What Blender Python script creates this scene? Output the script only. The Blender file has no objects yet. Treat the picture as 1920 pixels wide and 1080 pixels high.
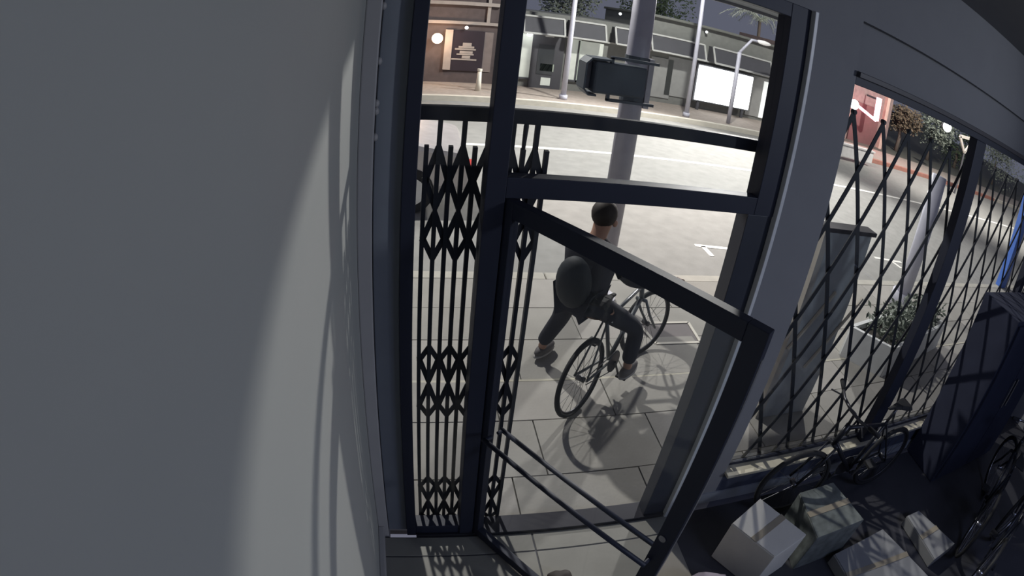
import bpy, bmesh, math, random
from mathutils import Vector, Matrix, noise
random.seed(4)
sc = bpy.context.scene
col = sc.collection
PI = math.pi

# ------------------------------------------------------------------ camera (wide-angle security camera)
YAW, PIT, ROLL, K1, K3 = 0.2209, 0.5084, 0.1178, 0.9176, 0.1072
CAM = Vector((-0.05, -2.074, 2.8725))
def _axes():
    f = Vector((math.sin(YAW)*math.cos(PIT), math.cos(YAW)*math.cos(PIT), -math.sin(PIT)))
    r = Vector((math.cos(YAW), -math.sin(YAW), 0)); u = r.cross(f)
    c, s = math.cos(ROLL), math.sin(ROLL)
    return r*c+u*s, u*c-r*s, f
AX, AY, AF = _axes()
cd = bpy.data.cameras.new('camera'); cam = bpy.data.objects.new('camera', cd); col.objects.link(cam)
cam.matrix_world = Matrix((( AX.x, AY.x, -AF.x, CAM.x), (AX.y, AY.y, -AF.y, CAM.y), (AX.z, AY.z, -AF.z, CAM.z), (0, 0, 0, 1)))
cd.type = 'PANO'; cd.sensor_fit = 'HORIZONTAL'; cd.sensor_width = 36.0; cd.clip_start = 0.01; cd.clip_end = 500
cd.panorama_type = 'FISHEYE_LENS_POLYNOMIAL'; cd.fisheye_fov = PI*1.2
S_ = 1.92/36.0
cd.fisheye_polynomial_k0 = 0.0; cd.fisheye_polynomial_k1 = -K1*S_; cd.fisheye_polynomial_k2 = 0.0
cd.fisheye_polynomial_k3 = -K3*S_**3; cd.fisheye_polynomial_k4 = 0.0
sc.camera = cam
def _ray(u, v):
    x, y = (u-960)/1000, -(v-540)/1000; r = math.hypot(x, y)+1e-9; th = K1*r+K3*r**3
    return AX*(math.sin(th)*x/r)+AY*(math.sin(th)*y/r)+AF*math.cos(th)
def PZ(u, v, z): d = _ray(u, v); return CAM+d*((z-CAM.z)/d.z)
def PY(u, v, y): d = _ray(u, v); return CAM+d*((y-CAM.y)/d.y)

# ------------------------------------------------------------------ world, lamps, exposure
sc.view_settings.view_transform = 'Standard'; sc.view_settings.look = 'None'
sc.view_settings.exposure = 0.0; sc.view_settings.gamma = 1.0; sc.view_settings.use_curve_mapping = False
w = bpy.data.worlds.new('night_sky'); sc.world = w; w.use_nodes = True
w.node_tree.nodes['Background'].inputs[0].default_value = (0.74, 0.76, 1.0, 1)
w.node_tree.nodes['Background'].inputs[1].default_value = 0.18
def lamp(name, kind, loc, power, color, aim=None, **kw):
    d = bpy.data.lights.new(name, kind); d.energy = power; d.color = color
    for k, v in kw.items(): setattr(d, k, v)
    o = bpy.data.objects.new(name, d); o.location = loc; col.objects.link(o)
    if aim is not None: o.rotation_euler = (Vector(aim)-Vector(loc)).to_track_quat('-Z', 'Y').to_euler()
    return o
lamp('street_lamp_light', 'SPOT', (-.7, 6.9, 6.6), 2500, (1.0, .95, .89), aim=(.6, 4.0, 0), spot_size=math.radians(138), spot_blend=.55, shadow_soft_size=.12)
lamp('far_street_lamp_light', 'SPOT', (9.3, 12.5, 5.55), 5400, (1.0, .95, .90), aim=(2.0, 2.0, 0), spot_size=math.radians(150), spot_blend=.4, shadow_soft_size=.2)
lamp('road_lamp_light', 'SPOT', (6.5, 9.6, 7.0), 3300, (1.0, .96, .89), aim=(7.5, 13.0, 0), spot_size=math.radians(165), spot_blend=.6, shadow_soft_size=.2)
lamp('side_street_lamp_light', 'SPOT', (20, 9.0, 7.5), 6500, (1.0, .93, .85), aim=(26, 15, 0), spot_size=math.radians(165), spot_blend=.6, shadow_soft_size=.2)
lamp('room_fill_light', 'SPOT', (6.3, -5.6, 3.3), 360, (.80, .87, 1.0), aim=(1.2, 0, 3.0), spot_size=math.radians(58), spot_blend=.75, shadow_soft_size=.25)  # added unseen spot behind the camera, brightens the walls and spares the floor

lamp('ceiling_fill_light', 'AREA', (3.2, -3.9, 3.66), 52, (.50, .60, 1.0), aim=(3.2, -3.4, 0), shape='RECTANGLE', size=2.4, size_y=1.2)  # added bluish fill that lifts the dark interior, not a real fixture

# ------------------------------------------------------------------ helpers
MATS = {}
def mat(name, c, rough=.6, metal=0, var=.12, scale=6, bump=0.0, bscale=40, emit=None, es=0, c2=None, spec=.5):
    if name in MATS: return MATS[name]
    m = bpy.data.materials.new(name); m.use_nodes = True; nt = m.node_tree; b = nt.nodes['Principled BSDF']
    b.inputs['Roughness'].default_value = rough; b.inputs['Metallic'].default_value = metal
    b.inputs['Specular IOR Level'].default_value = spec
    tc = nt.nodes.new('ShaderNodeTexCoord'); n = nt.nodes.new('ShaderNodeTexNoise'); n.inputs['Scale'].default_value = scale
    n.inputs['Detail'].default_value = 5
    nt.links.new(tc.outputs['Object'], n.inputs['Vector'])
    mx = nt.nodes.new('ShaderNodeMix'); mx.data_type = 'RGBA'
    c2 = c2 or tuple(max(0, x*(1-var*2)) for x in c)
    mx.inputs[6].default_value = (*c2, 1); mx.inputs[7].default_value = (*tuple(min(1, x*(1+var)) for x in c), 1)
    nt.links.new(n.outputs['Fac'], mx.inputs[0]); nt.links.new(mx.outputs[2], b.inputs['Base Color'])
    if bump:
        n2 = nt.nodes.new('ShaderNodeTexNoise'); n2.inputs['Scale'].default_value = bscale; nt.links.new(tc.outputs['Object'], n2.inputs['Vector'])
        bp = nt.nodes.new('ShaderNodeBump'); bp.inputs['Strength'].default_value = bump; bp.inputs['Distance'].default_value = .01
        nt.links.new(n2.outputs['Fac'], bp.inputs['Height']); nt.links.new(bp.outputs['Normal'], b.inputs['Normal'])
    if emit:
        b.inputs['Emission Color'].default_value = (*emit, 1); b.inputs['Emission Strength'].default_value = es
    MATS[name] = m; return m
def glassmat(name, tint=(.93, .95, .96), refl=.05):
    m = bpy.data.materials.new(name); m.use_nodes = True; nt = m.node_tree; nt.nodes.clear()
    o = nt.nodes.new('ShaderNodeOutputMaterial'); t = nt.nodes.new('ShaderNodeBsdfTransparent'); g = nt.nodes.new('ShaderNodeBsdfGlossy')
    t.inputs[0].default_value = (*tint, 1); g.inputs['Roughness'].default_value = .02
    mx = nt.nodes.new('ShaderNodeMixShader'); mx.inputs[0].default_value = refl
    nt.links.new(t.outputs[0], mx.inputs[1]); nt.links.new(g.outputs[0], mx.inputs[2]); nt.links.new(mx.outputs[0], o.inputs[0])
    MATS[name] = m; return m

class MB:
    def __init__(s): s.v = []; s.f = []
    def add(s, vs, fs):
        n = len(s.v); s.v += [Vector(p) for p in vs]; s.f += [tuple(i+n for i in f) for f in fs]; return s
    def box(s, x0, x1, y0, y1, z0, z1):
        return s.add([(x, y, z) for x in (x0, x1) for y in (y0, y1) for z in (z0, z1)],
                     [(0, 1, 3, 2), (4, 6, 7, 5), (0, 4, 5, 1), (2, 3, 7, 6), (0, 2, 6, 4), (1, 5, 7, 3)])
    def bar(s, a, b, w, t, up=(0, 1, 0)):
        a, b = Vector(a), Vector(b); d = (b-a).normalized(); up = Vector(up); sd = d.cross(up)
        if sd.length < 1e-5: sd = d.cross(Vector((1, 0, 0)))
        sd.normalize(); up = sd.cross(d).normalized(); vs = []
        for p in (a, b):
            for i, j in ((-1, -1), (1, -1), (1, 1), (-1, 1)): vs.append(p+sd*(w/2*i)+up*(t/2*j))
        return s.add(vs, [(0, 1, 2, 3), (7, 6, 5, 4), (0, 4, 5, 1), (1, 5, 6, 2), (2, 6, 7, 3), (3, 7, 4, 0)])
    def tube(s, pts, r, n=8, closed=False):
        pts = [Vector(p) for p in pts]; N = len(pts); rs = r if isinstance(r, (list, tuple)) else [r]*N
        ref = None; rings = []
        for i, p in enumerate(pts):
            if closed: t = pts[(i+1) % N]-pts[i-1]
            else: t = pts[min(i+1, N-1)]-pts[max(i-1, 0)]
            t.normalize()
            if ref is None: ref = t.orthogonal().normalized()
            ref = (ref-t*ref.dot(t)).normalized(); b = t.cross(ref)
            rings.append([p+(ref*math.cos(2*PI*k/n)+b*math.sin(2*PI*k/n))*rs[i] for k in range(n)])
        vs = [q for rg in rings for q in rg]; fs = []
        for i in range(N if closed else N-1):
            j = (i+1) % N
            for k in range(n): fs.append((i*n+k, i*n+(k+1) % n, j*n+(k+1) % n, j*n+k))
        if not closed: fs += [tuple(range(n))[::-1], tuple((N-1)*n+k for k in range(n))]
        return s.add(vs, fs)
    def ell(s, c, r, n=12, m=8, R=None):
        c = Vector(c); vs = [Vector((0, 0, 1))]
        for i in range(1, m):
            a = PI*i/m
            for k in range(n): vs.append(Vector((math.sin(a)*math.cos(2*PI*k/n), math.sin(a)*math.sin(2*PI*k/n), math.cos(a))))
        vs.append(Vector((0, 0, -1)))
        fs = [(0, 1+k, 1+(k+1) % n) for k in range(n)]
        for i in range(m-2):
            for k in range(n): a = 1+i*n; fs.append((a+k, a+n+k, a+n+(k+1) % n, a+(k+1) % n))
        L = len(vs)-1; a = 1+(m-2)*n; fs += [(L, a+(k+1) % n, a+k) for k in range(n)]
        out = []
        for p in vs:
            q = Vector((p.x*r[0], p.y*r[1], p.z*r[2]))
            if R: q = R @ q
            out.append(c+q)
        return s.add(out, fs)
    def prism(s, poly, ext):
        ext = Vector(ext); n = len(poly); vs = [Vector(p) for p in poly]; vs += [p+ext for p in vs]
        return s.add(vs, [tuple(range(n))[::-1], tuple(range(n, 2*n))]+[(i, (i+1) % n, n+(i+1) % n, n+i) for i in range(n)])
    def build(s, name, m, parent=None, smooth=False, bevel=0, **props):
        off = Vector((0, 0, 0)); p = parent
        while p is not None: off += p.location; p = p.parent
        me = bpy.data.meshes.new(name); me.from_pydata([v-off for v in s.v], [], s.f); me.materials.append(m)
        bm = bmesh.new(); bm.from_mesh(me); bmesh.ops.recalc_face_normals(bm, faces=bm.faces); bm.to_mesh(me); bm.free()
        if smooth:
            for q in me.polygons: q.use_smooth = True
        o = bpy.data.objects.new(name, me); col.objects.link(o); o.parent = parent
        if bevel:
            b = o.modifiers.new('edge', 'BEVEL'); b.width = bevel; b.segments = 2; b.limit_method = 'ANGLE'
        for k, v in props.items(): o[k] = v
        return o
def thing(name, label, cat, loc=(0, 0, 0), group=None, kind=None):
    o = bpy.data.objects.new(name, None); o.location = loc; o.empty_display_size = .1; col.objects.link(o)
    if kind: o['kind'] = kind
    else: o['label'] = label; o['category'] = cat
    if group: o['group'] = group
    return o
def tag(o, label, cat, group=None):
    o['label'] = label; o['category'] = cat
    if group: o['group'] = group
    return o
def copy_tree(o, parent=None):
    c = o.copy(); col.objects.link(c); c.parent = parent
    for ch in list(o.children): copy_tree(ch, c)
    return c
def root(name): return thing(name, '', '', kind='structure')

BLACK = mat('black_frame', (.021, .025, .046), .55, var=.1)
GATE = mat('gate_paint', (.014, .015, .022), .6, var=.1)
GREY = mat('grey_wall_paint', (.25, .25, .262), .8, var=.04, bump=.05, bscale=200)
WHITE = mat('white_wall_paint', (.47, .475, .445), .75, var=.03, scale=2)
CASING = mat('white_trim_paint', (.44, .425, .42), .5, var=.05)
GLASS = glassmat('clear_glass')
CHROME = mat('dull_chrome', (.55, .56, .6), .25, 1, var=.05)
CONC = mat('sidewalk_concrete', (.33, .315, .285), .85, var=.14, scale=3, bump=.15)
FLOOR_LIT = mat('streetlit_floor', (.27, .26, .23), .5, var=.12, scale=4, bump=.05)  # paler floor by the door: streetlight put into the colour
ROAD = mat('asphalt', (.26, .255, .24), .8, var=.15, scale=5, bump=.25, bscale=90)
PAINTL = mat('road_paint', (.8, .78, .72), .6, var=.08)

# ------------------------------------------------------------------ shop shell
fl = MB().box(-.3, 7.2, -7, -.06, -.08, -.004).build('floor', mat('shaded_floor', (.06, .06, .07), .6, var=.15, scale=4)); fl['kind'] = 'structure'  # darkened colour stands in for shade on the rest of the floor
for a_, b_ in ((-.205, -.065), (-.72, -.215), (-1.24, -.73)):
    for c_, d_ in ((-.22, .70), (.71, 1.62)): MB().box(c_, d_, a_, b_, -.02, 0).build('streetlit_tile', FLOOR_LIT, fl, bevel=.003)
wl = MB().box(-.42, -.225, -7, -.05, 0, 3.7).build('wall_left', WHITE); wl['kind'] = 'structure'
o = MB().box(-.42, 7.2, -7, .1, 3.7, 3.8).build('ceiling', GREY); o['kind'] = 'structure'
o = MB().box(-.42, 7.2, -7.1, -7, 0, 3.7).build('wall_back', GREY); o['kind'] = 'structure'
o = MB().box(7.0, 7.2, -7, -.0, 0, 3.7).build('wall_right', GREY); o['kind'] = 'structure'
wf = MB()
wf.box(-.42, -.165, -.05, .14, -.2, 3.7)         # left of the sidelight
wf.box(-.165, 1.62, 0, .14, 3.13, 3.7)           # above the transom
wf.box(1.62, 2.0, 0, .14, -.2, 3.7)              # pier between door and window
wf.box(2.0, 7.2, 0, .14, 3.2, 3.7)               # above the window recess
wf.box(2.0, 7.2, .07, .14, 2.9, 3.2)             # recessed lintel
wf.box(6.6, 7.2, 0, .14, .28, 3.2)
wf = wf.build('wall_front', GREY); wf['kind'] = 'structure'
kw = MB().box(2.0, 7.2, 0, .14, -.2, .28).build('wall_knee', mat('dark_knee_wall', (.07, .08, .12), .8)); kw['kind'] = 'structure'
GREYD = mat('slate_paint', (.28, .30, .33), .7, var=.06)
o = MB().box(-.165, -.055, 0, .10, 0, 3.13).build('trim_1', GREYD, bevel=.004); o['kind'] = 'structure'
t2 = MB().box(-.225, -.165, -.055, -.0, 0, 3.7).build('trim_2', CASING, bevel=.006); t2['kind'] = 'structure'
for i, z in enumerate((2.83, 2.62, 2.46, 2.43, 2.33)):
    MB().ell((-.163, -.03, z), (.012, .014, .016), 8, 6).build('paint_drip', CASING, t2, smooth=True)
o = MB().box(-.225, -.19, -7, -.055, 0, .11).build('baseboard_left', CASING, bevel=.006); o['kind'] = 'structure'
o = MB().box(1.62, 2.0, -.012, 0, 0, .1).box(2, 7, -.012, 0, 0, .1).build('baseboard_front', GREYD); o['kind'] = 'structure'
# thin metal edge strip beside the door frame
o = MB().box(1.60, 1.622, -.075, .0, 0, 3.13).build('trim_3', mat('white_edge_paint', (.8, .8, .8), .4), bevel=.003); o['kind'] = 'structure'
cn = thing('door_canopy', 'thin pale edged canopy projecting outside above the shop door', 'canopy', (1.3, .9, 3.2))
MB().box(-.8, 3.3, .14, 1.6, 3.17, 3.22).build('deck', GREYD, cn)
MB().box(-.8, 3.3, 1.6, 1.63, 3.145, 3.24).build('fascia', mat('canopy_fascia', (.4, .4, .42), .5), cn, bevel=.004)
# sidelight
sl = root('window_1')
MB().box(-.055, 0, -.045, .06, 0, 3.13).build('frame_post', BLACK, sl, bevel=.003)
MB().box(.26, .338, -.05, .06, 0, 3.13).build('mullion', BLACK, sl, bevel=.003)
MB().box(0, .26, -.04, .05, 0, .09).build('bottom_rail', BLACK, sl, bevel=.003)
MB().box(0, .26, -.04, .05, 3.06, 3.13).build('top_rail', BLACK, sl, bevel=.003)
MB().box(0, .26, .002, .008, .09, 3.06).build('pane', GLASS, sl)
# door frame + transom
tr = root('window_3')
MB().box(1.482, 1.60, -.045, .06, 2.105, 3.13).build('jamb', BLACK, tr, bevel=.003)
MB().box(1.452, 1.60, -.04, .06, .02, 2.105).build('jamb', mat('slate_jamb', (.038, .043, .06), .5), tr, bevel=.003)
MB().box(.338, 1.482, -.045, .02, 2.105, 2.19).build('header', BLACK, tr, bevel=.003)
MB().box(.338, 1.482, -.045, .05, 3.06, 3.13).build('top_rail', BLACK, tr, bevel=.003)
MB().box(.338, 1.482, .002, .008, 2.19, 3.06).build('pane', GLASS, tr)
o = MB().box(.0, 1.60, -.06, .08, -.03, .02).build('trim_4', mat('bronze_threshold', (.035, .035, .045), .45, .5), bevel=.004); o['kind'] = 'structure'
# ------------------------------------------------------------------ open glass door
H = Vector((.37, -.04, 0)); E2 = Vector((.985, -.965, 0)); U = (E2-H).normalized(); N = Vector((-U.y, U.x, 0)); W = (E2-H).length
dr = thing('door_1', '', '', loc=tuple(H), kind='structure')
def dbox(u0, u1, z0, z1, t0=-.022, t1=.022):
    vs = [H+U*u+N*t+Vector((0, 0, z)) for u in (u0, u1) for t in (t0, t1) for z in (z0, z1)]
    return MB().add(vs, [(0, 1, 3, 2), (4, 6, 7, 5), (0, 4, 5, 1), (2, 3, 7, 6), (0, 2, 6, 4), (1, 5, 7, 3)])
dbox(-.03, .025, .015, 2.10).build('hinge_stile', BLACK, dr, bevel=.003)
dbox(W-.08, W, .015, 2.10).build('lock_stile', BLACK, dr, bevel=.003)
dbox(.025, W-.08, 2.03, 2.10).build('top_rail', BLACK, dr, bevel=.003)
dbox(.025, W-.08, .015, .08).build('bottom_rail', BLACK, dr, bevel=.003)
dbox(.025, W-.08, .08, 2.03, -.003, .003).build('pane', GLASS, dr)
dbox(W-.002, W+.003, .4, 2.0, -.01, .01).build('edge_strip', mat('worn_edge', (.25, .25, .26), .4, .4), dr)
for t, z in ((.055, .91), (-.065, .91)):
    a = H+U*.04+N*t+Vector((0, 0, z)); b = H+U*(W-.05)+N*t+Vector((0, 0, z))
    pb = MB().tube([a, b], .0125, 10).build('push_bar', BLACK, dr, smooth=True)
    for q in (a+U*.01, b-U*.01): MB().tube([q, q-N*(t-.02*(1 if t > 0 else -1))], .010, 8).build('bar_mount', BLACK, pb)
MB().tube([H+U*(W-.05)+N*-.03+Vector((0, 0, 1.08)), H+U*(W-.05)+N*.03+Vector((0, 0, 1.08))], .018, 12).build('lock_cylinder', CHROME, dr)
# ------------------------------------------------------------------ shop window
sw = root('window_2')
MB().box(2.0, 6.6, .0, .07, 2.85, 2.90).build('top_rail', BLACK, sw, bevel=.003)
MB().box(2.0, 6.6, -.03, .0, 2.895, 2.925).build('top_lip', mat('lip', (.06, .055, .065), .5), sw, bevel=.003)
MB().box(3.40, 3.56, -.02, .06, .30, 2.85).build('mullion', BLACK, sw, bevel=.004)
MB().box(5.30, 5.42, -.02, .06, .30, 2.85).build('mullion', BLACK, sw, bevel=.004)
MB().box(2.0, 6.6, .05, .07, .30, .33).build('bottom_rail', BLACK, sw)
MB().box(2.0, 3.40, .055, .061, .33, 2.85).build('pane', GLASS, sw)
MB().box(3.56, 5.30, .055, .061, .33, 2.85).build('pane', GLASS, sw)
MB().box(5.42, 6.6, .055, .061, .33, 2.85).build('pane', GLASS, sw)
MB().box(2.0, 6.6, -.05, .055, .28, .303).build('sill', mat('cream_sill', (.62, .57, .44), .6, var=.1), sw, bevel=.004)
# ------------------------------------------------------------------ folding gates
fg = thing('folding_gate', 'black folding security gate bunched behind the narrow sidelight and door post', 'gate', (.28, .10, -.03))
xs = [.035+.0478*k for k in range(11)]
for k, x in enumerate(xs):
    top = 2.372 if k % 2 else 2.265
    MB().box(x-.009, x+.009, .085, .112, -.02, top).build('upright', GATE, fg)
for zc, hh, up_, dn_ in ((1.99, .13, .14, .09), (1.10, .145, .07, .07), (.177, .145, .07, .10)):
    for k in range(0, 11, 2):
        for sgn in (-1, 1):
            if not 0 <= k+sgn <= 10: continue
            x0, x1 = xs[k], xs[k+sgn]
            for dz, leg in ((1, up_), (-1, dn_)):
                zp = zc+dz*hh
                for ze in (zc+dz*.01, zp+dz*leg):
                    a = Vector((x0, .1, max(zp+(.012 if ze < zp else -.012), 0))); b = Vector((x1, .1, max(ze, -.02)))
                    MB().bar(a, b, .024, .006).build('lattice_bar', GATE, fg)
MB().tube([(xs[8], .1, 2.26), (xs[8]+.002, .1, 2.36), (xs[8]+.004, .1, 2.40)], [.008, .011, .005], 8).build('lock_rod', GATE, fg)
rail = MB().box(-.1, 1.62, .08, .12, 2.372, 2.43).build('gate_track', GATE, bevel=.004)
tag(rail, 'long dark steel gate track crossing outside the transom glass', 'rail')
lg = thing('lattice_gate', 'black expanded scissor gate with pointed tops across the shop window', 'gate', (4.2, .10, .3))
SP, Z1, Z0, SL = .272, 2.70, .305, .432
apex = [2.13+SP*k for k in range(-8, 26)]
X0, X1 = 2.02, 6.55
for ax in apex:
    for sgn in (-1, 1):
        a = [ax, Z1]; b = [ax+sgn*SL*(Z1-Z0), Z0]
        # clip to the opening
        def at(x): return Z1-(x-ax)/(sgn*SL)
        if sgn > 0:
            if b[0] < X0 or a[0] > X1: continue
            if a[0] < X0: a = [X0, at(X0)]
            if b[0] > X1: b = [X1, at(X1)]
        else:
            if a[0] < X0 or b[0] > X1: continue
            if b[0] < X0: b = [X0, at(X0)]
            if a[0] > X1: a = [X1, at(X1)]
        y = .10+.006*sgn
        MB().bar((a[0], y, a[1]), (b[0], y, b[1]), .031, .006).build('lattice_bar', GATE, lg)
for ax in apex:
    if X0 <= ax <= X1: MB().tube([(ax, .085, Z1), (ax, .115, Z1)], .014, 8).build('rivet', GATE, lg)
MB().box(X0, X1, .085, .115, .302, .318).build('bottom_channel', GATE, lg)

# ------------------------------------------------------------------ street
sw_ = root('sidewalk')
MB().box(-9, 40, .14, 3.2, -.25, -.06).build('bedding', mat('joint_grout', (.13, .12, .11), .9), sw_)
ys = [.06, .45, 1.02, 1.50, 2.08, 2.62, 3.2]
slab_meshes = {}
for j in range(6):
    y0, y1 = ys[j], ys[j+1]
    for i in range(-4, 12):
        x0 = i*.92+(.25 if j % 2 else .0)-.25; x1 = x0+.92
        dz = random.uniform(-.003, .003)
        MB().box(x0+.005, x1-.005, y0+.005, y1-.005, -.10, -.03+dz).build('paving_slab', CONC if (i+j) % 3 else mat('sidewalk_concrete_light', (.37, .35, .32), .85, var=.13, scale=4, bump=.15), sw_)
    MB().box(9.83, 40, y0+.005, y1-.005, -.10, -.03).box(-9, -4.0, y0+.005, y1-.005, -.10, -.03).build('plain_slab', CONC, sw_)
MB().box(-.1, 9, 1.486, 1.512, -.05, -.0275).build('joint_strip', mat('pale_joint', (.5, .47, .38), .8), sw_)
cb = root('kerb')
for i in range(-6, 26):
    MB().box(i*1.5+.006, i*1.5+1.494, 3.2, 3.36, -.3, -.028).build('kerb_stone', mat('kerb_concrete', (.42, .40, .35), .8, bump=.1), cb, bevel=.012)
rd = root('road')
MB().box(-30, 80, 3.36, 13.4, -.4, -.15).build('asphalt', ROAD, rd)
def mark(x0, x1, y0, y1): MB().box(x0, x1, y0, y1, -.152, -.146).build('road_marking', PAINTL, rd)
mark(-30, 80, 8.84, 8.98)
for a, b in (((1303, 460), (1372, 467)), ((1640, 483), (1690, 492))):
    p = PZ(*a, -.148); q = PZ(*b, -.148); MB().bar(p, q, .08, .006, up=(0, 0, 1)).build('road_marking', PAINTL, rd)
for a, b in (((1318, 462), (1335, 480)), ((1672, 490), (1690, 503))):
    p = PZ(*a, -.148); q = PZ(*b, -.148); MB().bar(p, q, .08, .006, up=(0, 0, 1)).build('road_marking', PAINTL, rd)
fk = root('far_kerb')
MB().box(-30, 80, 13.4, 13.6, -.3, .0).build('kerb_stone', mat('far_kerb_paint', (.62, .58, .5), .8), fk)
MB().box(-30, 80, 13.6, 16.1, -.3, -.02).build('far_sidewalk', mat('far_sidewalk_concrete', (.36, .31, .27), .85, var=.2), fk)
MB().box(13.6, 30, 13.38, 13.62, -.3, .006).build('red_kerb_paint', mat('red_kerb', (.38, .17, .13), .8, var=.2), fk)
MB().box(-30, 80, 16.1, 60, -.3, -.05).build('yard', mat('yard_soil', (.1, .1, .085), .9), fk)

# meter box in the sidewalk
mb = thing('utility_cover', 'rectangular grey utility cover with pale rim set in the sidewalk', 'cover', (2.54, 2.15, -.03))
c4 = [PZ(*p, -.03) for p in ((1197, 607), (1290, 605), (1313, 642), (1230, 645))]
MB().prism([(p.x, p.y, -.035) for p in c4], (0, 0, .007)).build('lid', mat('cover_lid', (.17, .15, .15), .8), mb)
rim = MB()
for i in range(4): rim.bar(c4[i]+Vector((0, 0, .003)), c4[(i+1) % 4]+Vector((0, 0, .003)), .03, .012, up=(0, 0, 1))
rim.build('rim', mat('cover_rim', (.62, .58, .5), .7), mb)

# signal pole with pedestrian signal
sp = thing('signal_pole', 'thick grey steel pole standing at the kerb with a crossing signal', 'pole', (1.945, 2.8, -.03))
POLE = mat('galvanized_pole', (.42, .41, .46), .5, .2, var=.1, scale=9)
MB().tube([(1.945, 2.8, -.03), (1.945, 2.8, 4.4)], .108, 24).build('shaft', POLE, sp, smooth=True)
MB().tube([(1.945, 2.8, -.03), (1.945, 2.8, .02)], .19, 20).build('base_flange', POLE, sp)
for a in range(4): MB().tube([(1.945+.15*math.cos(a*PI/2+.7), 2.8+.15*math.sin(a*PI/2+.7), .02), (1.945+.15*math.cos(a*PI/2+.7), 2.8+.15*math.sin(a*PI/2+.7), .06)], .018, 6).build('anchor_bolt', POLE, sp)
MB().box(2.04, 2.09, 2.72, 2.84, 2.02, 2.5).build('sign_back_strip', mat('white_sign_metal', (.6, .6, .64), .5), sp)
SIGM = mat('signal_housing', (.07, .085, .098), .5)
ps = thing('pedestrian_signal', 'dark rounded crossing signal housing clamped to the grey pole', 'signal', (1.62, 2.62, 2.26))
a0 = PY(1112, 112, 2.6); a1 = PY(1193, 188, 2.6)
x0, x1 = a0.x, a1.x+.05; zt, zb = a0.z, a1.z+.03
MB().box(x0, x1-.02, 2.5, 2.68, zb, zt).build('housing', SIGM, ps, bevel=.02)
vz = MB(); pts = [(x0+.16, zt+.02), (x0-.03, zt+.02), (x0-.075, zt-.03), (x0-.075, zb+.03), (x0-.03, zb-.02), (x0+.04, zb-.02)]
for i in range(len(pts)-1): vz.bar((pts[i][0], 2.62, pts[i][1]), (pts[i+1][0], 2.62, pts[i+1][1]), .016, .22)
vz.build('visor', SIGM, ps)
MB().box(x0-.045, x0, 2.6, 2.72, zb+.02, zt-.01).build('lens_bezel', mat('bezel', (.3, .29, .33), .5), ps, bevel=.01)
for z in (zt+.05, zb-.05):
    br = MB(); br.box(x0+.14, 2.05, 2.52, 2.56, z-.012, z+.012); br.box(x0+.14, x0+.165, 2.52, 2.56, min(z, (zt+zb)/2), max(z, (zt+zb)/2)); br.build('bracket', SIGM, ps)
    MB().tube([(1.945, 2.8, z-.03), (1.945, 2.8, z+.03)], .116, 20).build('clamp_band', SIGM, ps)

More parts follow.
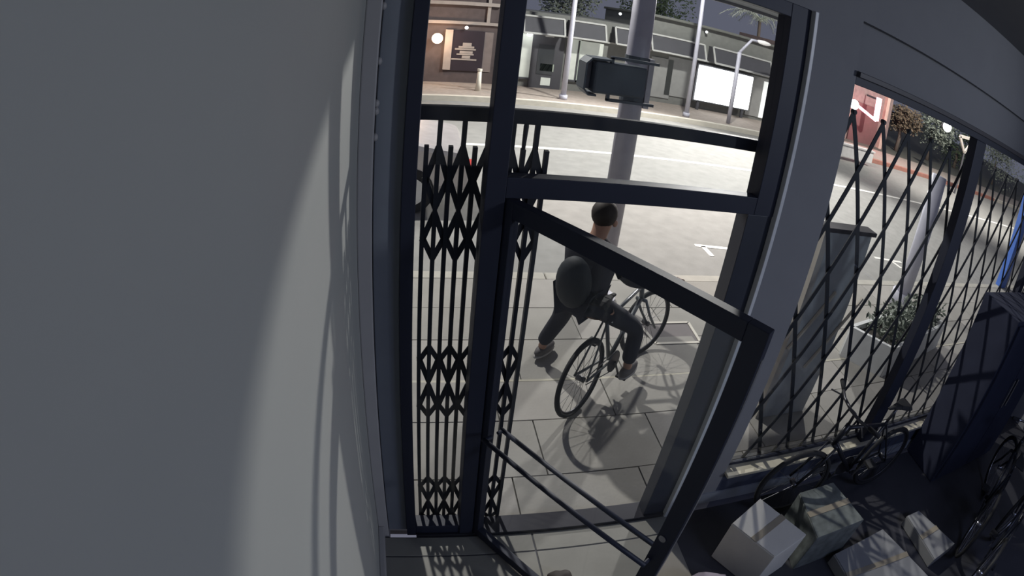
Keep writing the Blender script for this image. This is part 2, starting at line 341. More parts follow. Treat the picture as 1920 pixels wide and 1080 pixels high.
# ------------------------------------------------------------------ bicycles
def make_bicycle(name, label, frame_m, tyre_m, metal_m, wb=1.06, R=.325, steer=0.0, group=None, spokes=20, saddle_z=.93):
    t = thing(name, label, 'bicycle', group=group)      # local: x forward, y left, ground z=0, rear hub at x=0
    def wheel(cx, nm, rot=0):
        def T(p):
            p = Vector(p); return Vector((cx, 0, R))+Matrix.Rotation(rot, 3, 'Z') @ p
        rr = R-.018
        ring = lambda r, n=40: [T((r*math.cos(2*PI*k/n), 0, r*math.sin(2*PI*k/n))) for k in range(n)]
        wv = MB().tube(ring(rr), .019, 8, True).build(nm, tyre_m, t, smooth=True)
        MB().tube(ring(rr-.024), .008, 6, True).build('rim', metal_m, wv, smooth=True)
        MB().tube([T((0, -.035, 0)), T((0, .035, 0))], .022, 10).build('hub', metal_m, wv, smooth=True)
        s = MB()
        for k in range(spokes):
            a = 2*PI*k/spokes; s.tube([T((.02*math.cos(a+.9), .025*(-1)**k, .02*math.sin(a+.9))), T(((rr-.028)*math.cos(a), 0, (rr-.028)*math.sin(a)))], .0016, 4)
        s.build('spokes', metal_m, wv)
    wheel(0, 'rear_wheel'); wheel(wb, 'front_wheel', steer)
    bb = Vector((.43, 0, .28)); st = Vector((.27, 0, .74)); ht = Vector((wb-.245, 0, .78)); hb = Vector((wb-.215, 0, .66))
    f = MB(); f.tube([bb, st], .016, 10); f.tube([st-Vector((0, 0, .03)), ht], .016, 10); f.tube([bb, hb], .019, 10); f.tube([ht+Vector((-.012, 0, .03)), hb+Vector((.01, 0, -.02))], .021, 10)
    for s in (-1, 1): f.tube([bb+Vector((0, s*.03, 0)), (0, s*.055, R)], .010, 8); f.tube([st+Vector((0, s*.015, -.02)), (0, s*.055, R)], .008, 8)
    f.build('frame', frame_m, t, smooth=True)
    def S(p): p = Vector(p); c = Vector((wb-.19, 0, 0)); q = Matrix.Rotation(steer, 3, 'Z') @ (p-c); return q+c
    g = MB()
    for s in (-1, 1): g.tube([(wb-.205, s*.045, .64), S((wb-.11, s*.052, .48)), S((wb, s*.052, R))], .012, 8)
    g.tube([(wb-.205, -.05, .64), (wb-.205, .05, .64)], .016, 8); g.build('fork', frame_m, t, smooth=True)
    g = MB(); g.tube([(wb-.25, 0, .80), (wb-.265, 0, .90), S((wb-.20, 0, .94))], .013, 8); g.build('stem', metal_m, t, smooth=True)
    hbn = MB().tube([S((wb-.27, .29, .96)), S((wb-.2, .12, .95)), S((wb-.19, 0, .945)), S((wb-.2, -.12, .95)), S((wb-.27, -.29, .96))], .012, 8).build('handlebar', metal_m, t, smooth=True)
    for s in (-1, 1):
        MB().tube([S((wb-.235, s*.2, .957)), S((wb-.275, s*.30, .961))], .017, 8).build('grip', tyre_m, hbn, smooth=True)
        MB().tube([S((wb-.19, s*.17, .945)), S((wb-.16, s*.25, .925))], .006, 6).build('brake_lever', metal_m, hbn)
    MB().tube([st, st+Vector((-.055, 0, saddle_z-.78))], .013, 8).build('seat_post', metal_m, t, smooth=True)
    sd = MB(); cx = st.x-.06
    prof = [(-.13, .075, .02), (-.08, .075, .03), (0, .045, .028), (.08, .022, .022), (.14, .016, .014)]
    for i in range(len(prof)-1):
        (xa, wa, ha), (xb, wb2, hb2) = prof[i], prof[i+1]
        sd.add([(cx+xa, -wa, saddle_z-.035), (cx+xa, wa, saddle_z-.035), (cx+xa, wa*.7, saddle_z-.035+ha), (cx+xa, -wa*.7, saddle_z-.035+ha), (cx+xb, -wb2, saddle_z-.035), (cx+xb, wb2, saddle_z-.035), (cx+xb, wb2*.7, saddle_z-.035+hb2), (cx+xb, -wb2*.7, saddle_z-.035+hb2)],
               [(0, 1, 2, 3), (4, 7, 6, 5), (0, 4, 5, 1), (1, 5, 6, 2), (2, 6, 7, 3), (3, 7, 4, 0)])
    sd.build('saddle', tyre_m, t, bevel=.006)
    MB().tube([bb+Vector((.09*math.cos(2*PI*k/24), -.05, .09*math.sin(2*PI*k/24))) for k in range(24)], .006, 6, True).tube([bb+Vector((0, -.055, 0)), bb+Vector((0, -.045, 0))], .085, 20).build('chainring', metal_m, t)
    for s, a in ((-1, -1.1), (1, -1.1+PI)):
        e = bb+Vector((.17*math.cos(a), s*.075, .17*math.sin(a)))
        ck = MB().tube([bb+Vector((0, s*.065, 0)), e], .009, 8).build('crank', metal_m, t)
        MB().box(e.x-.045, e.x+.045, min(e.y, e.y+s*.09), max(e.y, e.y+s*.09), e.z-.01, e.z+.01).build('pedal', tyre_m, ck)
    ch = MB(); ch.tube([bb+Vector((0, -.05, .09)), Vector((0, -.05, R+.035))], .004, 5); ch.tube([bb+Vector((0, -.05, -.09)), Vector((0, -.05, R-.035))], .004, 5); ch.build('chain', metal_m, t)
    return t
TYRE = mat('tyre_rubber', (.02, .02, .022), .8); DKMET = mat('dark_bike_metal', (.10, .10, .11), .4, .7)
DKFR = mat('dark_bike_frame', (.02, .022, .03), .35, .2); GRFR = mat('grey_bike_frame', (.12, .13, .14), .4, .3)
bk = make_bicycle('bicycle', 'dark bicycle straddled by the rider on the sidewalk', GRFR, TYRE, DKMET, wb=1.10, steer=-.28)
MB().box(.28, .38, -.05, -.025, .70, .76).build('white_tag', mat('white_tag', (.85, .85, .85), .5), bk, label='small white tag')
rc = Vector((1.27, 1.09, -.03)); fc = Vector((2.09, 1.84, -.03)); ang = math.atan2(fc.y-rc.y, fc.x-rc.x)
bk.location = rc; bk.rotation_euler = (math.radians(-3), 0, ang)
def BKP(x, y, z): return Matrix.Translation(rc) @ Matrix.Rotation(ang, 4, 'Z') @ Vector((x, y, z))
# white label on the bike frame
b3 = make_bicycle('bicycle', 'dark bicycle parked lengthwise directly under the shop window gate', DKFR, TYRE, DKMET, wb=1.04, R=.31, steer=-.12, saddle_z=.9)
b3.location = (3.52, -.24, 0); b3.rotation_euler = (0, 0, math.radians(180))
b4 = make_bicycle('bicycle', 'dark bicycle with glinting rim standing before the tall dark cabinet', DKFR, TYRE, mat('bright_bike_metal', (.6, .6, .65), .25, 1), wb=1.04, R=.33, steer=.35)
b4.location = (4.12, -1.34, 0); b4.rotation_euler = (0, math.radians(0), math.radians(22))
b5 = make_bicycle('bicycle', 'second dark indoor bicycle, farther into the room at the frame corner', DKFR, TYRE, MATS['bright_bike_metal'], wb=1.04, R=.33, steer=-.3)
b5.location = (3.75, -1.75, 0); b5.rotation_euler = (0, 0, math.radians(14))

# ------------------------------------------------------------------ rider
SKIN = mat('skin', (.36, .21, .15), .6); JACK = mat('dark_hoodie', (.035, .035, .045), .9, bump=.2); TROU = mat('dark_trousers', (.018, .02, .032), .9, bump=.2)
HAIR = mat('dark_hair', (.02, .015, .013), .7); SHOE = mat('grey_shoe', (.13, .12, .12), .7)
def skinned(name, nodes, edges, m, parent, rootn, sub=2):
    names = list(nodes); idx = {n: i for i, n in enumerate(names)}
    off = Vector((0, 0, 0)); p = parent
    while p is not None: off += p.location; p = p.parent
    me = bpy.data.meshes.new(name); me.from_pydata([Vector(nodes[n][0])-off for n in names], [(idx[a], idx[b]) for a, b in edges], [])
    me.materials.append(m); o = bpy.data.objects.new(name, me); col.objects.link(o); o.parent = parent
    md = o.modifiers.new('skin', 'SKIN'); sv = me.skin_vertices
    if not sv: 
        bm = bmesh.new(); bm.from_mesh(me); bm.verts.layers.skin.verify(); bm.to_mesh(me); bm.free(); sv = me.skin_vertices
    for n in names:
        r = nodes[n][1]; r = (r, r) if not isinstance(r, tuple) else r
        sv[0].data[idx[n]].radius = r; sv[0].data[idx[n]].use_root = (n == rootn)
    md.use_smooth_shade = True
    s = o.modifiers.new('sub', 'SUBSURF'); s.levels = sub; s.render_levels = sub
    return o
F = Vector((math.cos(ang), math.sin(ang), 0)); L = Vector((-F.y, F.x, 0)); Z = Vector((0, 0, 1))
hip = Vector((1.25, 1.42, .83)); chest = hip+F*.06+Z*.28; neck = hip+F*.11+Z*.41; head = neck+F*.06+Z*.15
gL = BKP(.83, .29, .97); gR = BKP(.79, -.28, .97)
footL = Vector((1.13, 1.80, .03)); kneeL = Vector((1.22, 1.68, .47)); hipL = hip+L*.09-Z*.02; hipR = hip-L*.09-Z*.02
pedR = BKP(.5, -.13, .17); kneeR = BKP(.52, -.13, .60); footR = pedR
shL = neck+L*.18-Z*.06; shR = neck-L*.18-Z*.06
elL = shL+F*.14+L*.08-Z*.22; elR = shR+F*.14-L*.07-Z*.22
pr = thing('person', 'person in dark hoodie and dark trousers astride a bicycle on the sidewalk, one foot down', 'person', (1.35, 1.45, -.03))
nodes = {'hip': (hip, (.13, .11)), 'waist': (hip+F*.06+Z*.14, (.12, .10)), 'chest': (chest, (.15, .115)), 'neckb': (neck-Z*.02, .075), 'neck': (neck+F*.02+Z*.05, .055),
 'head': (head, (.085, .095)), 'crown': (head+Z*.08, (.07, .08)),
 'hl': (hipL, .085), 'kl': (kneeL, .058), 'al': (footL+Z*.06, .036), 'tl': (footL+F*.15+Z*.0, .03),
 'hr': (hipR, .085), 'kr': (kneeR, .058), 'ar': (footR+Z*.06, .036), 'tr': (footR+F*.15+Z*.01, .03),
 'sl': (shL, .055), 'el': (elL, .042), 'wl': (gL-F*.06+Z*.01, .027), 'pl': (gL-F*.015+Z*.02, (.035, .02)),
 'sr': (shR, .055), 'er': (elR, .042), 'wr': (gR-F*.06+Z*.01, .027), 'pr': (gR-F*.015+Z*.02, (.035, .02)),
 'nose': (head+F*.10-Z*.01, .014)}
ed = [('hip', 'waist'), ('waist', 'chest'), ('chest', 'neckb'), ('neckb', 'neck'), ('neck', 'head'), ('head', 'crown'), ('head', 'nose'), ('hip', 'hl'), ('hl', 'kl'), ('kl', 'al'), ('al', 'tl'),
 ('hip', 'hr'), ('hr', 'kr'), ('kr', 'ar'), ('ar', 'tr'), ('chest', 'sl'), ('sl', 'el'), ('el', 'wl'), ('wl', 'pl'), ('chest', 'sr'), ('sr', 'er'), ('er', 'wr'), ('wr', 'pr')]
for s, g, pn in ((1, gL, 'pl'), (-1, gR, 'pr')):
    for k in range(4):
        off = L*s*(-.027+.018*k)
        ln = (.03, .036, .034, .026)[k]
        a, b, c = f'f{pn}{k}a', f'f{pn}{k}b', f'f{pn}{k}c'
        nodes[a] = (g+off+F*.02+Z*.026, .009); nodes[b] = (g+off+F*(.02+ln*.5)+Z*.012, .0085); nodes[c] = (g+off+F*(.012+ln*.3)-Z*.014, .0075)
        ed += [(pn, a), (a, b), (b, c)]
    nodes['t'+pn] = (g-L*s*.045-F*.005+Z*.01, .011); nodes['u'+pn] = (g-L*s*.05+F*.012-Z*.012, .009); ed += [(pn, 't'+pn), ('t'+pn, 'u'+pn)]
body = skinned('body', nodes, ed, SKIN, pr, 'hip')
def grow(keys, add, cut=None):
    out = {}
    for k in keys:
        p, r = nodes[k]; r = r if isinstance(r, tuple) else (r, r); out[k] = (p, (r[0]+add, r[1]+add))
    return out
jn = grow(['waist', 'chest', 'neckb', 'sl', 'el', 'wl', 'sr', 'er', 'wr'], .022); jn['hip'] = (hip+Z*.02, (.155, .135)); jn['hood'] = (neck+F*-.04+Z*.03, (.085, .06))
skinned('jacket', jn, [e for e in ed if e[0] in jn and e[1] in jn]+[('neckb', 'hood')], JACK, pr, 'waist')
tn = grow(['hip', 'hl', 'kl', 'hr', 'kr'], .018); tn['al'] = (footL+Z*.10, .062); tn['ar'] = (footR+Z*.10, .062)
skinned('trousers', tn, [e for e in ed if e[0] in tn and e[1] in tn], TROU, pr, 'hip')
for f in (footL, footR):
    sh = MB().ell(f+F*.06+Z*.018, (.14, .05, .05), 14, 8, R=Matrix.Rotation(ang, 3, 'Z')).build('shoe', SHOE, pr, smooth=True)
    MB().ell(f+F*.06-Z*.018, (.145, .052, .018), 14, 6, R=Matrix.Rotation(ang, 3, 'Z')).build('sole', mat('pale_sole', (.4, .38, .36), .7), sh, smooth=True)
MB().ell(head-F*.018+Z*.045, (.102, .096, .105), 16, 10, R=Matrix.Rotation(ang, 3, 'Z')).build('hair', HAIR, pr, smooth=True)
for s in (-1, 1):
    MB().ell(head+F*.085+L*s*.032+Z*.012, (.01, .012, .008), 8, 6).build('eye', mat('eye_white', (.5, .5, .5), .3), pr, smooth=True)
    MB().ell(head+L*s*.088-Z*.01, (.02, .01, .028), 8, 6).build('ear', SKIN, pr, smooth=True)
MB().ell(head+F*.088-Z*.045, (.01, .025, .006), 8, 6, R=Matrix.Rotation(ang, 3, 'Z')).build('mouth', mat('lips', (.3, .1, .09), .6), pr, smooth=True)
bp = MB().ell(chest-F*.20-Z*.13, (.10, .14, .20), 14, 10, R=Matrix.Rotation(ang, 3, 'Z')).build('backpack', mat('black_nylon', (.02, .025, .03), .7), smooth=True)
tag(bp, 'small dark backpack on the back of the cyclist', 'backpack')

# ------------------------------------------------------------------ things outside the shop window
sb = thing('utility_cabinet', 'flat grey sidewalk cabinet with a dark lid overhanging its right side', 'cabinet', (3.05, .95, -.03))
cx0, cx1 = 2.84, 3.42
MB().box(cx0+.06, cx1, .80, .92, -.03, 1.72).build('body', mat('cabinet_grey', (.42, .44, .45), .6), sb, bevel=.008)
MB().box(cx0, cx1+.05, .79, .93, 1.72, 1.755).build('lid', mat('dark_lid', (.045, .04, .045), .6), sb, bevel=.005)
MB().box(cx0+.0, cx0+.06, .80, .92, -.03, 1.72).build('pale_edge', mat('beige_edge', (.45, .42, .38), .6), sb)
for k in range(2):
    a = PY((1568, 1618)[k], (548, 560)[k], .78); b = PY((1478, 1508)[k], (655, 690)[k], .78)
    MB().bar((a.x, .785, a.z), (b.x, .785, b.z), .022, .02).build('brace', mat('cream_brace', (.55, .5, .42), .6), sb)
pb = thing('planter_box', 'white square planter box of mottled plants beyond the lattice gate', 'planter', (5.5, 1.6, -.03))
q = [PZ(1575, 665, -.03), PZ(1650, 705, -.03), PZ(1752, 650, -.03)]; q.append(q[0]+q[2]-q[1])
PW = mat('white_planter_paint', (.8, .81, .8), .6)
hgt = .38
for i in range(4):
    a, b = q[i], q[(i+1) % 4]; MB().bar(a+Z*hgt/2, b+Z*hgt/2, .05, hgt, up=(0, 0, 1)).build('side_panel', PW, pb)
cen = (q[0]+q[1]+q[2]+q[3])/4
MB().prism([(cen.x+(p.x-cen.x)*.96, cen.y+(p.y-cen.y)*.96, .2) for p in q], (0, 0, .08)).build('soil', mat('soil', (.09, .08, .07), .9), pb)
lv = MB()
for i in range(900):
    a, b = random.random(), random.random(); p = q[0]+(q[1]-q[0])*(.08+.84*a)+(q[3]-q[0])*(.08+.84*b)+Z*random.uniform(.28, .62)
    d = Vector((random.uniform(-1, 1), random.uniform(-1, 1), random.uniform(-.3, 1))).normalized(); e = d.orthogonal().normalized()
    lv.add([p, p+d*.05+e*.02, p+d*.10, p+d*.05-e*.02], [(0, 1, 2, 3)])
lv.build('foliage', mat('grey_green_leaf', (.16, .19, .15), .7, var=.4, scale=12), pb, kind='stuff')
wp = thing('street_pole', 'pale bluish pole standing at the kerb beyond the lattice gate', 'pole', (6.9, 2.6, -.03))
PAL = mat('pale_pole_paint', (.5, .5, .58), .5)
MB().tube([(6.85, 2.6, -.03), (6.85, 2.6, 2.05)], .13, 20).build('shaft', PAL, wp, smooth=True)
MB().tube([(6.85, 2.6, -.03), (6.85, 2.6, .2)], .19, 20).build('base', PAL, wp, smooth=True)
bb = PZ(1872, 545, -.03)
bp2 = thing('blue_banner_pole', 'slim bright blue pole beyond the right end of the window', 'pole', (12.4, 3.3, -.03))
a = PY(1872, 545, 3.3); b = PY(1908, 348, 3.3)
BL = mat('blue_enamel', (.06, .16, .55), .5)
MB().box(a.x-.16, a.x+.16, 3.2, 3.4, -.03, b.z+.0).build('panel', BL, bp2, bevel=.01)
MB().tube([(a.x+.3, 3.3, -.03), (a.x+.3, 3.3, b.z+.4)], .08, 12).build('post', PAL, bp2, smooth=True)

# parked car at the near kerb, left
car = thing('parked_car', 'pale silver parked car seen through the sidelight gate', 'car', (-.6, 6.4, -.15))
CARP = mat('silver_car_paint', (.62, .58, .57), .25, .4); CG = mat('dark_car_glass', (.05, .045, .05), .08)
cx = -1.35; cy = 6.1
prof = [(-2.2, .35), (-2.2, .75), (-1.9, .9), (-1.2, .95), (-.6, 1.38), (.7, 1.42), (1.35, 1.0), (2.1, .88), (2.25, .6), (2.2, .32)]
MB().prism([(cx+x, cy-.85, z-.15) for x, z in prof], (0, 1.7, 0)).build('body', CARP, car, bevel=.08)
for s in (-.86, .86):
    MB().prism([(cx+x, cy+s-.005, z-.15) for x, z in ((-1.0, .97), (-.55, 1.3), (.05, 1.32), (.05, .97))], (0, .012, 0)).build('side_window', CG, car)
    MB().prism([(cx+x, cy+s-.005, z-.15) for x, z in ((.12, .97), (.12, 1.32), (.66, 1.33), (1.1, .99))], (0, .012, 0)).build('side_window', CG, car)
    for wx in (-1.4, 1.4):
        wh = MB().tube([(cx+wx, cy+s*.9, .17), (cx+wx, cy+s*1.01, .17)], .32, 24).build('wheel', TYRE, car)
        MB().tube([(cx+wx, cy+s*1.01, .17), (cx+wx, cy+s*1.03, .17)], .2, 16).build('hubcap', CHROME, wh)
MB().box(cx+2.16, cx+2.27, cy-.8, cy-.5, .4, .55).build('tail_light', mat('red_lens', (.5, .05, .04), .2), car, bevel=.02)
MB().add([(cx+.74, cy-.7, 1.25), (cx+.74, cy+.7, 1.25), (cx+1.3, cy+.75, .88), (cx+1.3, cy-.75, .88)], [(0, 1, 2, 3)]).build('rear_window', CG, car)

# ------------------------------------------------------------------ across the street
FY = 16.0
def fbox(b, u0, v0, u1, v1, y=FY, d=.1, back=.1):
    p = PY(u0, v0, y); q = PY(u1, v1, y); b.box(min(p.x, q.x), max(p.x, q.x), y-d, y+back, min(p.z, q.z), max(p.z, q.z)); return b
bld = thing('shopfront_building', 'long low shopfront across the road with outlined awning panels', 'building', (8.5, FY+2, -.05))
FW = mat('facade_plaster', (.22, .225, .21), .8, var=.15); FD = mat('facade_dark', (.075, .075, .085), .7); FO = mat('facade_outline', (.48, .48, .46), .6)
FL = mat('lit_curtain', (.62, .64, .58), .7, emit=(.9, .95, .85), es=.22)
MB().box(3.05, 7.7, FY, FY+5, -.05, 2.56).build('wall', FW, bld)
MB().box(7.7, 14.6, FY, FY+5, -.05, 3.05).build('wall', FW, bld)
MB().box(7.6, 14.7, FY-.2, FY+5, 3.05, 3.15).build('parapet', mat('parapet', (.16, .165, .15), .8), bld, bevel=.02)
MB().box(3.05, 14.7, FY-.12, FY, 1.80, 1.85).build('cornice', FO, bld)
for u0, v0, u1, v1 in ((985, 25, 1058, 66), (1073, 36, 1136, 70), (1158, 47, 1205, 84), (1225, 62, 1322, 108), (1342, 90, 1446, 142)):
    p = PY(u0, v0, FY-.5); q2 = PY(u1, v1, FY-.5); xa, xb, zt_, zb_ = p.x, q2.x, 2.42, 1.86
    an = MB().prism([(xa, FY-.0, zt_), (xa, FY-.32, zt_), (xa, FY-.62, zb_), (xa, FY, zb_)], (xb-xa, 0, 0)).build('awning_panel', FD, bld)
    o_ = MB()
    A = [(xa, FY-.34, zt_), (xb, FY-.34, zt_), (xb, FY-.64, zb_), (xa, FY-.64, zb_)]
    for i in range(4): o_.bar(A[i], A[(i+1) % 4], .06, .04, up=(0, -1, .5))
    o_.build('outline', FO, an)
# windows and door
for u0, v0, u1, v1 in ((970, 60, 992, 145), (1066, 72, 1080, 150), (1086, 76, 1122, 155)):
    b = MB(); fbox(b, u0, v0, u1, v1, FY, .05, 0); wn = b.build('shop_window', FL, bld)
    p = PY(u0, v0, FY); q2 = PY(u1, v1, FY)
    MB().bar((p.x, FY-.07, q2.z-.03), (q2.x, FY-.07, q2.z-.03), .06, .06).bar((p.x, FY-.07, p.z), (p.x, FY-.07, q2.z), .05, .05, up=(0, 1, 0)).build('window_frame', FD, wn)
b = MB(); fbox(b, 1000, 60, 1047, 172, FY, .08, 0); fd = b.build('entrance_door', FD, bld)
b = MB(); fbox(b, 1010, 82, 1033, 140, FY, .1, -.05); b.build('upper_pane', mat('door_glass_dim', (.05, .055, .06), .15), fd)
b = MB(); fbox(b, 1013, 144, 1029, 160, FY, .1, -.05); b.build('lower_pane', FL, fd)
b = MB(); fbox(b, 1012, 118, 1036, 134, FY, .1, -.05); b.build('door_display', mat('door_display', (.35, .4, .33), .6, emit=(.7, .8, .65), es=.06), fd)
b = MB(); fbox(b, 1022, 66, 1038, 70, FY, .1, -.05); b.build('number_plate', FO, fd)
for u0, u1 in ((1222, 1252), (1254, 1290)):
    b = MB(); fbox(b, u0, 105, u1, 185, FY, .04, 0); b.build('grey_shop_window', mat('grey_glass', (.3, .3, .29), .3, emit=(.8, .8, .75), es=.05), bld)
b = MB(); fbox(b, 1408, 140, 1446, 225, FY, .04, 0); b.build('grey_shop_window', MATS['grey_glass'], bld)
b = MB(); fbox(b, 1432, 152, 1446, 225, FY, .08, 0); b.build('bright_door', mat('bright_door', (.8, .8, .78), .5, emit=(1, 1, .95), es=.8), bld)
# big backlit panel
sg = thing('backlit_panel', 'large blank white backlit panel glowing in front of the shopfront', 'sign', (11, FY-.3, 0))
p = PY(1311, 121, FY-.3); q2 = PY(1400, 208, FY-.3)
MB().box(p.x, q2.x, FY-.38, FY-.3, q2.z+.05, p.z).build('panel', mat('backlit_white', (.9, .9, .9), .5, emit=(1, 1, .98), es=2.6), sg)
MB().box(p.x-.06, q2.x+.06, FY-.3, FY-.22, q2.z, p.z+.05).build('case', FD, sg)
for x in (p.x+.2, q2.x-.2): MB().box(x-.05, x+.05, FY-.3, FY-.22, -.05, q2.z+.06).build('leg', FD, sg)
# left brown building
lb = thing('brown_building', 'brown plastered shopfront across the road with a dark poster window', 'building', (-.5, FY+2, -.05))
BR = mat('brown_plaster', (.12, .095, .095), .85, var=.2)
MB().box(-12, 3.0, FY, FY+5, -.05, 3.2).build('wall', BR, lb)
MB().box(-12, 3.0, FY-.1, FY, 1.95, 2.05).build('ledge', mat('ledge_paint', (.42, .37, .34), .7), lb)
MB().box(-12, 2.6, FY-.15, FY, 2.6, 2.72).build('cornice', MATS['ledge_paint'], lb)
MB().box(2.72, 2.84, FY-.12, FY, -.05, 3.1).build('pilaster', MATS['ledge_paint'], lb)
MB().box(2.2, 2.3, FY-.1, FY, 2.05, 3.2).build('downpipe', MATS['ledge_paint'], lb)
b = MB(); fbox(b, 846, 56, 902, 134, FY, .06, 0); pw = b.build('poster_window', mat('poster_dark', (.035, .025, .035), .4), lb)
em = MB()      # pale stacked emblem printed on the window
for u0, v0, u1, v1 in ((868, 80, 884, 87), (860, 86, 889, 91), (853, 90, 892, 95), (862, 95, 886, 101), (856, 100, 888, 104), (866, 104, 881, 110), (846, 109, 893, 114)):
    fbox(em, u0, v0, u1, v1, FY-.07, .012, 0)
em.build('emblem', mat('emblem_pale', (.42, .38, .35), .7), pw)
b = MB(); fbox(b, 836, 55, 843, 130, FY, .1, 0); b.build('door_post', MATS['ledge_paint'], lb)
b = MB(); fbox(b, 906, 60, 918, 135, FY, .04, 0); b.build('grey_panel', mat('grey_panel', (.24, .2, .19), .7), lb)
def globe(label, u, v, y, r, c, es, power=0):
    p = PY(u, v, y); t = thing('wall_lamp', label, 'lamp', tuple(p))
    g = MB().ell(p, (r, r, r), 16, 10).build('bulb', mat('bulb_%d_%d' % (u, v), (.9, .9, .9), .4, emit=c, es=es), t, smooth=True)
    MB().tube([p+Vector((0, r*.8, 0)), p+Vector((0, r*.8+.12, 0))], r*.6, 10).build('mount', FD, t)
    if power:
        l = lamp('lamp_glow', 'POINT', tuple(p+Vector((0, -.35, 0))), power, c, shadow_soft_size=.1); 
    return t
globe('large warm orange lamp glowing on the brown facade', 820, 72, FY-.3, .17, (1, .62, .38), 14, 45)
globe('tiny white lamp above the dark poster window', 875, 52, FY-.2, .055, (1, .95, .95), 5)
globe('small white lamp beside the glass shop entrance', 993, 64, FY-.2, .09, (1, 1, 1), 7, 6)
globe('tiny white lamp above the awning panels left of the grey pole', 1163, 26, FY-.2, .05, (1, 1, 1), 2)
globe('tiny white lamp on the roof line right of the thin pole', 1325, 60, FY-.2, .05, (1, 1, 1), 2.5)
globe('bright white globe lamp among the trees beyond the lattice gate', 1776, 238, 14.4, .26, (1, 1, .9), 6, 30)
globe('bright white lamp left of the red neon tube', 1602, 196, 15.5, .22, (1, .97, .97), 8, 20)
# poles across the street
def far_pole(label, u0, v0, u1, v1, y, r, group=None):
    p = PY(u1, v1, y); q2 = PY(u0, v0, y); t = thing('lamp_post', label, 'pole', (p.x, y, -.03))
    MB().tube([(p.x, y, -.03), (p.x, y, q2.z+1.2)], [r, r*.8], 10).build('shaft', PAL, t, smooth=True)
    MB().tube([(p.x, y, -.03), (p.x, y, .12)], r*1.5, 10).build('base', PAL, t, smooth=True); return t
far_pole('pale pole in front of the glass shop entrance across the road', 1068, 5, 1056, 180, 14.2, .085)
far_pole('thin pale pole left of the glowing white panel', 1320, 3, 1287, 212, 13.9, .075)
cp = thing('street_light', 'pale street light with a bent arm right of the glowing panel', 'street light', (10.6, 14, -.03))
p = PY(1395, 215, 14.0); a1_ = PY(1387, 98, 14.0); a2 = PY(1410, 75, 14.0); a3 = PY(1426, 79, 14.0); a4 = PY(1438, 82, 14.0)
MB().tube([(a1_.x, 14, -.03), a1_], .07, 10).build('shaft', PAL, cp, smooth=True)
MB().tube([a1_, a2, a3], .05, 8).build('arm', PAL, cp, smooth=True)
MB().ell(a3.lerp(a4, .5), (.32, .12, .08), 12, 8).build('lamp_head', mat('lamp_head', (.7, .68, .66), .4, emit=(1, .95, .9), es=.4), cp, smooth=True)
ms = thing('white_kerb_marker', 'small white post standing on the pavement below the dark poster', 'bollard', tuple(PZ(896, 168, -.02)))
p = PZ(896, 170, -.02); MB().tube([p, p+Z*.62], [.09, .06], 10).build('post', mat('marker_white', (.8, .76, .66), .6), ms, smooth=True)
MB().tube([p+Z*.62, p+Z*.68], .075, 10).build('cap', MATS['marker_white'], ms)
# neon + right-hand corner building
nb = thing('corner_building', 'low reddish corner building behind the red neon tube', 'building', (20, 17.5, -.05))
MB().box(15.0, 22.2, 17.2, 22, -.05, 3.4).build('wall', mat('pink_plaster', (.27, .2, .19), .85, var=.25), nb)
MB().box(15.0, 22.3, 17.0, 17.2, 3.0, 3.2).build('cornice', MATS['ledge_paint'], nb)
for x in (18.7, 21.6): MB().box(x-.12, x+.12, 17.0, 17.2, -.05, 3.0).build('pilaster', mat('peach_pilaster', (.62, .45, .38), .8), nb)
MB().box(19.1, 21.2, 17.12, 17.2, -.05, 1.9).build('doorway', mat('red_doorway', (.16, .08, .08), .7), nb)
ns = thing('neon_sign', 'red neon tube bent like an L on the corner building', 'neon sign', tuple(PY(1645, 210, 16.2)))
NEON = mat('neon_red', (1, .6, .65), .4, emit=(1, .30, .38), es=9)
a = PY(1649, 184, 16.2); b = PY(1642, 226, 16.2); c = PY(1609, 199, 16.2)
MB().tube([a, a.lerp(b, .5), b], .15, 10).build('upright_tube', NEON, ns, smooth=True)
MB().tube([b, c], .07, 10).build('lower_tube', NEON, ns, smooth=True)
MB().tube([a+Vector((0, 0, -.1)), a+Vector((0, .9, -.1))], .05, 8).build('bracket', FD, ns)
lamp('neon_glow', 'POINT', tuple(b+Vector((0, -.5, .2))), 60, (1, .25, .3), shadow_soft_size=.2)
ww = thing('low_white_wall', 'low bright white wall at the pavement under the neon', 'wall', (17, 15.2, -.02))
p = PZ(1577, 292, -.02); q2 = PZ(1622, 300, -.02)
MB().box(p.x-.2, q2.x, p.y-.05, p.y+.15, -.02, .42).build('coping', mat('bright_white_wall', (.8, .78, .76), .7), ww, bevel=.01)
MB().box(p.x-.25, q2.x+.05, p.y-.08, p.y+.18, .42, .47).build('cap', MATS['bright_white_wall'], ww)
tf = thing('frame_sign', 'pale triangular frame standing beside the dark window post', 'sign', tuple(PY(1810, 270, 12)))
a = PY(1800, 255, 12); b = PY(1826, 262, 12); c = PY(1808, 286, 12)
for s, e in ((a, b), (b, c), (c, a)): MB().bar(s, e, .13, .08).build('frame_bar', mat('pale_frame', (.55, .5, .45), .6), tf)
MB().tube([(c.x, 12, -.15), c], .05, 8).build('post', FD, tf)

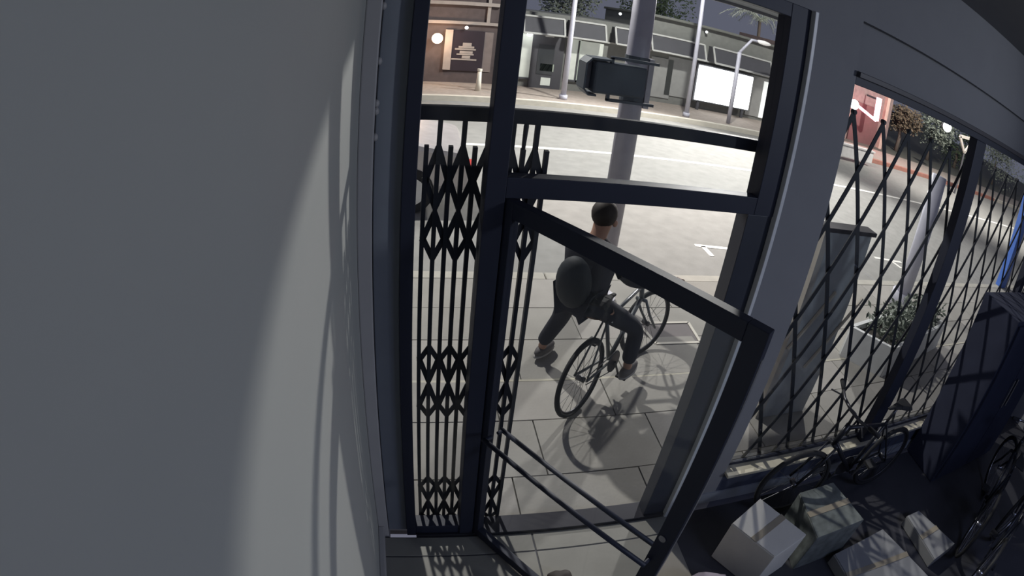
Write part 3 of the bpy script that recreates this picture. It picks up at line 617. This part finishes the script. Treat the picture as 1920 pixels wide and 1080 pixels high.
# ------------------------------------------------------------------ trees
LEAF = [mat('leaf_green', (.10, .14, .075), .8, var=.4, scale=9), mat('leaf_grey_green', (.36, .40, .33), .8, var=.35, scale=9), mat('leaf_brown', (.2, .15, .10), .8, var=.4, scale=9)]
BARK = mat('bark', (.14, .11, .09), .9, bump=.3)
def tree(label, x, y, h, r, leaf, n=1400, trunk=.14, lz=1.0, group=None):
    t = thing('tree', label, 'tree', (x, y, -.05), group=group)
    MB().tube([(x, y, -.05), (x+.1, y, h*.35), (x-.05, y+.05, h*.75)], [trunk, trunk*.8, trunk*.45], 8).build('trunk', BARK, t, smooth=True)
    lv = MB(); lob = [(Vector((x, y, h))+Vector((random.uniform(-r, r)*.6, random.uniform(-r, r)*.5, random.uniform(-r, r)*.5*lz)), r*random.uniform(.4, .65)) for _ in range(9)]
    for i in range(n):
        c, rr = random.choice(lob); d = Vector((random.gauss(0, 1), random.gauss(0, 1), random.gauss(0, lz))).normalized(); p = c+d*rr*random.uniform(.55, 1)
        d2 = Vector((random.uniform(-1, 1), random.uniform(-1, 1), random.uniform(-1, .3))).normalized(); e = d2.orthogonal().normalized(); s = random.uniform(.12, .24)
        lv.add([p, p+d2*s*.5+e*s*.3, p+d2*s, p+d2*s*.5-e*s*.3], [(0, 1, 2, 3)])
    lv.build('foliage', leaf, t, kind='stuff'); return t
tree('grey green tree rising behind the low roof left of the signal pole', 6.6, 23.6, 3.8, 2.3, LEAF[1], 4200)
tree('dark green tree behind the roof directly beyond the signal pole', 11.6, 24.5, 3.4, 2.0, LEAF[0], 3000)
tree('brownish tree right of the red neon tube', 24.2, 18.0, 2.2, 1.3, LEAF[2], 2600)
tree('dense green tree left of the bright globe lamp', 28.4, 18.6, 2.6, 2.0, LEAF[1], 3200)
tree('dark green tree under the bright globe lamp', 33.6, 19.6, 1.8, 2.1, LEAF[0], 3200)
tree('green tree behind the dark window post', 39.5, 19.0, 2.4, 2.6, LEAF[1], 3000)
tree('bright green shrub tree at the far right of the window', 48.0, 17.5, 1.3, 2.6, mat('leaf_lit', (.3, .4, .2), .8, var=.3), 1500)
# palm
pm = thing('palm_tree', 'pale lit palm with drooping fronds above the street light arm', 'palm', (17, 22.5, -.05))
pc = PY(1425, 36, 22.5)
MB().tube([(pc.x+.2, 22.5, -.05), (pc.x+.1, 22.5, pc.z*.5), pc], [.12, .1, .08], 10).build('trunk', BARK, pm, smooth=True)
for i in range(16):
    a = 2*PI*i/16+random.uniform(-.15, .15); d = Vector((math.cos(a), math.sin(a)*.9, 0)); ln = random.uniform(1.6, 2.2); fr = MB(); up = random.uniform(.25, .8)
    pts = [pc+d*ln*t+Z*(up*math.sin(t*2.2)-.75*t*t) for t in (0, .2, .4, .6, .8, 1)]
    sd = d.cross(Z)
    for j in range(5):
        for s in (-1, 1):
            for m_ in range(3):
                p = pts[j].lerp(pts[j+1], m_/3); fr.add([p, p+sd*s*.36*(1-.12*j)+d*.24-Z*.2, p+d*.06], [(0, 1, 2)])
    fr.tube(pts, .012, 4); fr.build('frond', mat('frond_pale', (.75, .8, .68), .7), pm)

# ------------------------------------------------------------------ indoor things at the window
cab = thing('dark_cabinet', 'tall black cabinet standing against the right side of the window', 'cabinet', (5.0, -.3, 0))
CB = mat('black_cabinet', (.045, .05, .08), .9, spec=.1)
MB().box(4.36, 5.7, -.52, -.04, 0, 1.715).build('carcass', CB, cab, bevel=.005)
for k in range(2):
    xa = 4.39+k*.655; dd = MB().box(xa, xa+.63, -.545, -.52, .06, 1.68).build('cabinet_door', CB, cab, bevel=.004)
    MB().box(xa+(.58 if k == 0 else .03), xa+(.6 if k == 0 else .05), -.575, -.545, .8, 1.1).build('handle', CHROME, dd, bevel=.004)
CARD = mat('pale_cardboard', (.74, .71, .64), .8, var=.08, bump=.1); CARD2 = mat('grey_green_box', (.2, .22, .21), .5, var=.4, scale=14)
def carton(name, label, cpx, z, m, rim=False):
    q = [PZ(*c, z) for c in cpx]; c = sum(q, Vector())/4; t = thing(name, label, 'box', (c.x, c.y, 0))
    bd = MB().prism([(p.x, p.y, 0.0) for p in q], (0, 0, z)).build('carton', m, t, bevel=.006)
    # flaps meeting in the middle with an open slit, tape across it
    m01 = (q[0]+q[1])/2; m23 = (q[2]+q[3])/2
    for A in ((q[0], m01, m23, q[3]), (m01, q[1], q[2], m23)):
        cc = sum(A, Vector())/4; MB().prism([cc+(p-cc)*.975+Z*.0005 for p in A], (0, 0, .005)).build('flap', m, t)
    MB().bar(m01+Z*.007, m23+Z*.007, .05, .002, up=(0, 0, 1)).build('tape', mat('box_tape', (.38, .33, .25), .35), t)
    return t
carton('cardboard_box', 'pale cardboard box beside the door stile, lit through the gate', ((1425, 935), (1512, 1003), (1452, 1045), (1372, 982)), .36, CARD)
carton('plastic_wrapped_box', 'grey green wrapped box to the right of the pale cardboard box', ((1562, 905), (1620, 975), (1532, 1010), (1498, 925)), .36, CARD2)
carton('low_crate', 'low flat grey carton on the floor at the bottom edge', ((1655, 992), (1745, 1085), (1610, 1120), (1563, 1040)), .10, mat('grey_carton', (.3, .3, .3), .8))
carton('low_crate', 'smaller flat grey carton behind the bottom-edge carton', ((1722, 958), (1790, 1020), (1752, 1050), (1700, 968)), .10, MATS['grey_carton'])
def lump(name, label, cat, p, r, m, seed, amp=.3, sub=None):
    t = MB().ell(p, r, 28, 18); 
    for i, v in enumerate(t.v):
        d = v-Vector(p); n = noise.noise(v*9+Vector((seed, 0, 0)))*amp+noise.noise(v*22+Vector((seed, 3, 0)))*amp*.35
        t.v[i] = Vector(p)+d*(1+n)
        if t.v[i].z < .002: t.v[i].z = .002
    o = t.build(name, m, smooth=True); return tag(o, label, cat)
pz = PZ(1350, 1075, .16)
lump('cloth_bundle', 'crumpled pale purple grey cloth on the floor beside the open door', 'cloth', (pz.x-.16, pz.y-.12, .12), (.20, .17, .16), mat('lilac_cloth', (.2, .18, .23), .9, bump=.3), 3)
pz = PZ(1050, 1085, .05)
lump('brown_bag', 'dark brown pointed bag lying on the floor at the bottom edge', 'bag', (pz.x, pz.y-.02, .05), (.09, .09, .07), mat('dark_brown_leather', (.03, .02, .018), .7), 8, .5)
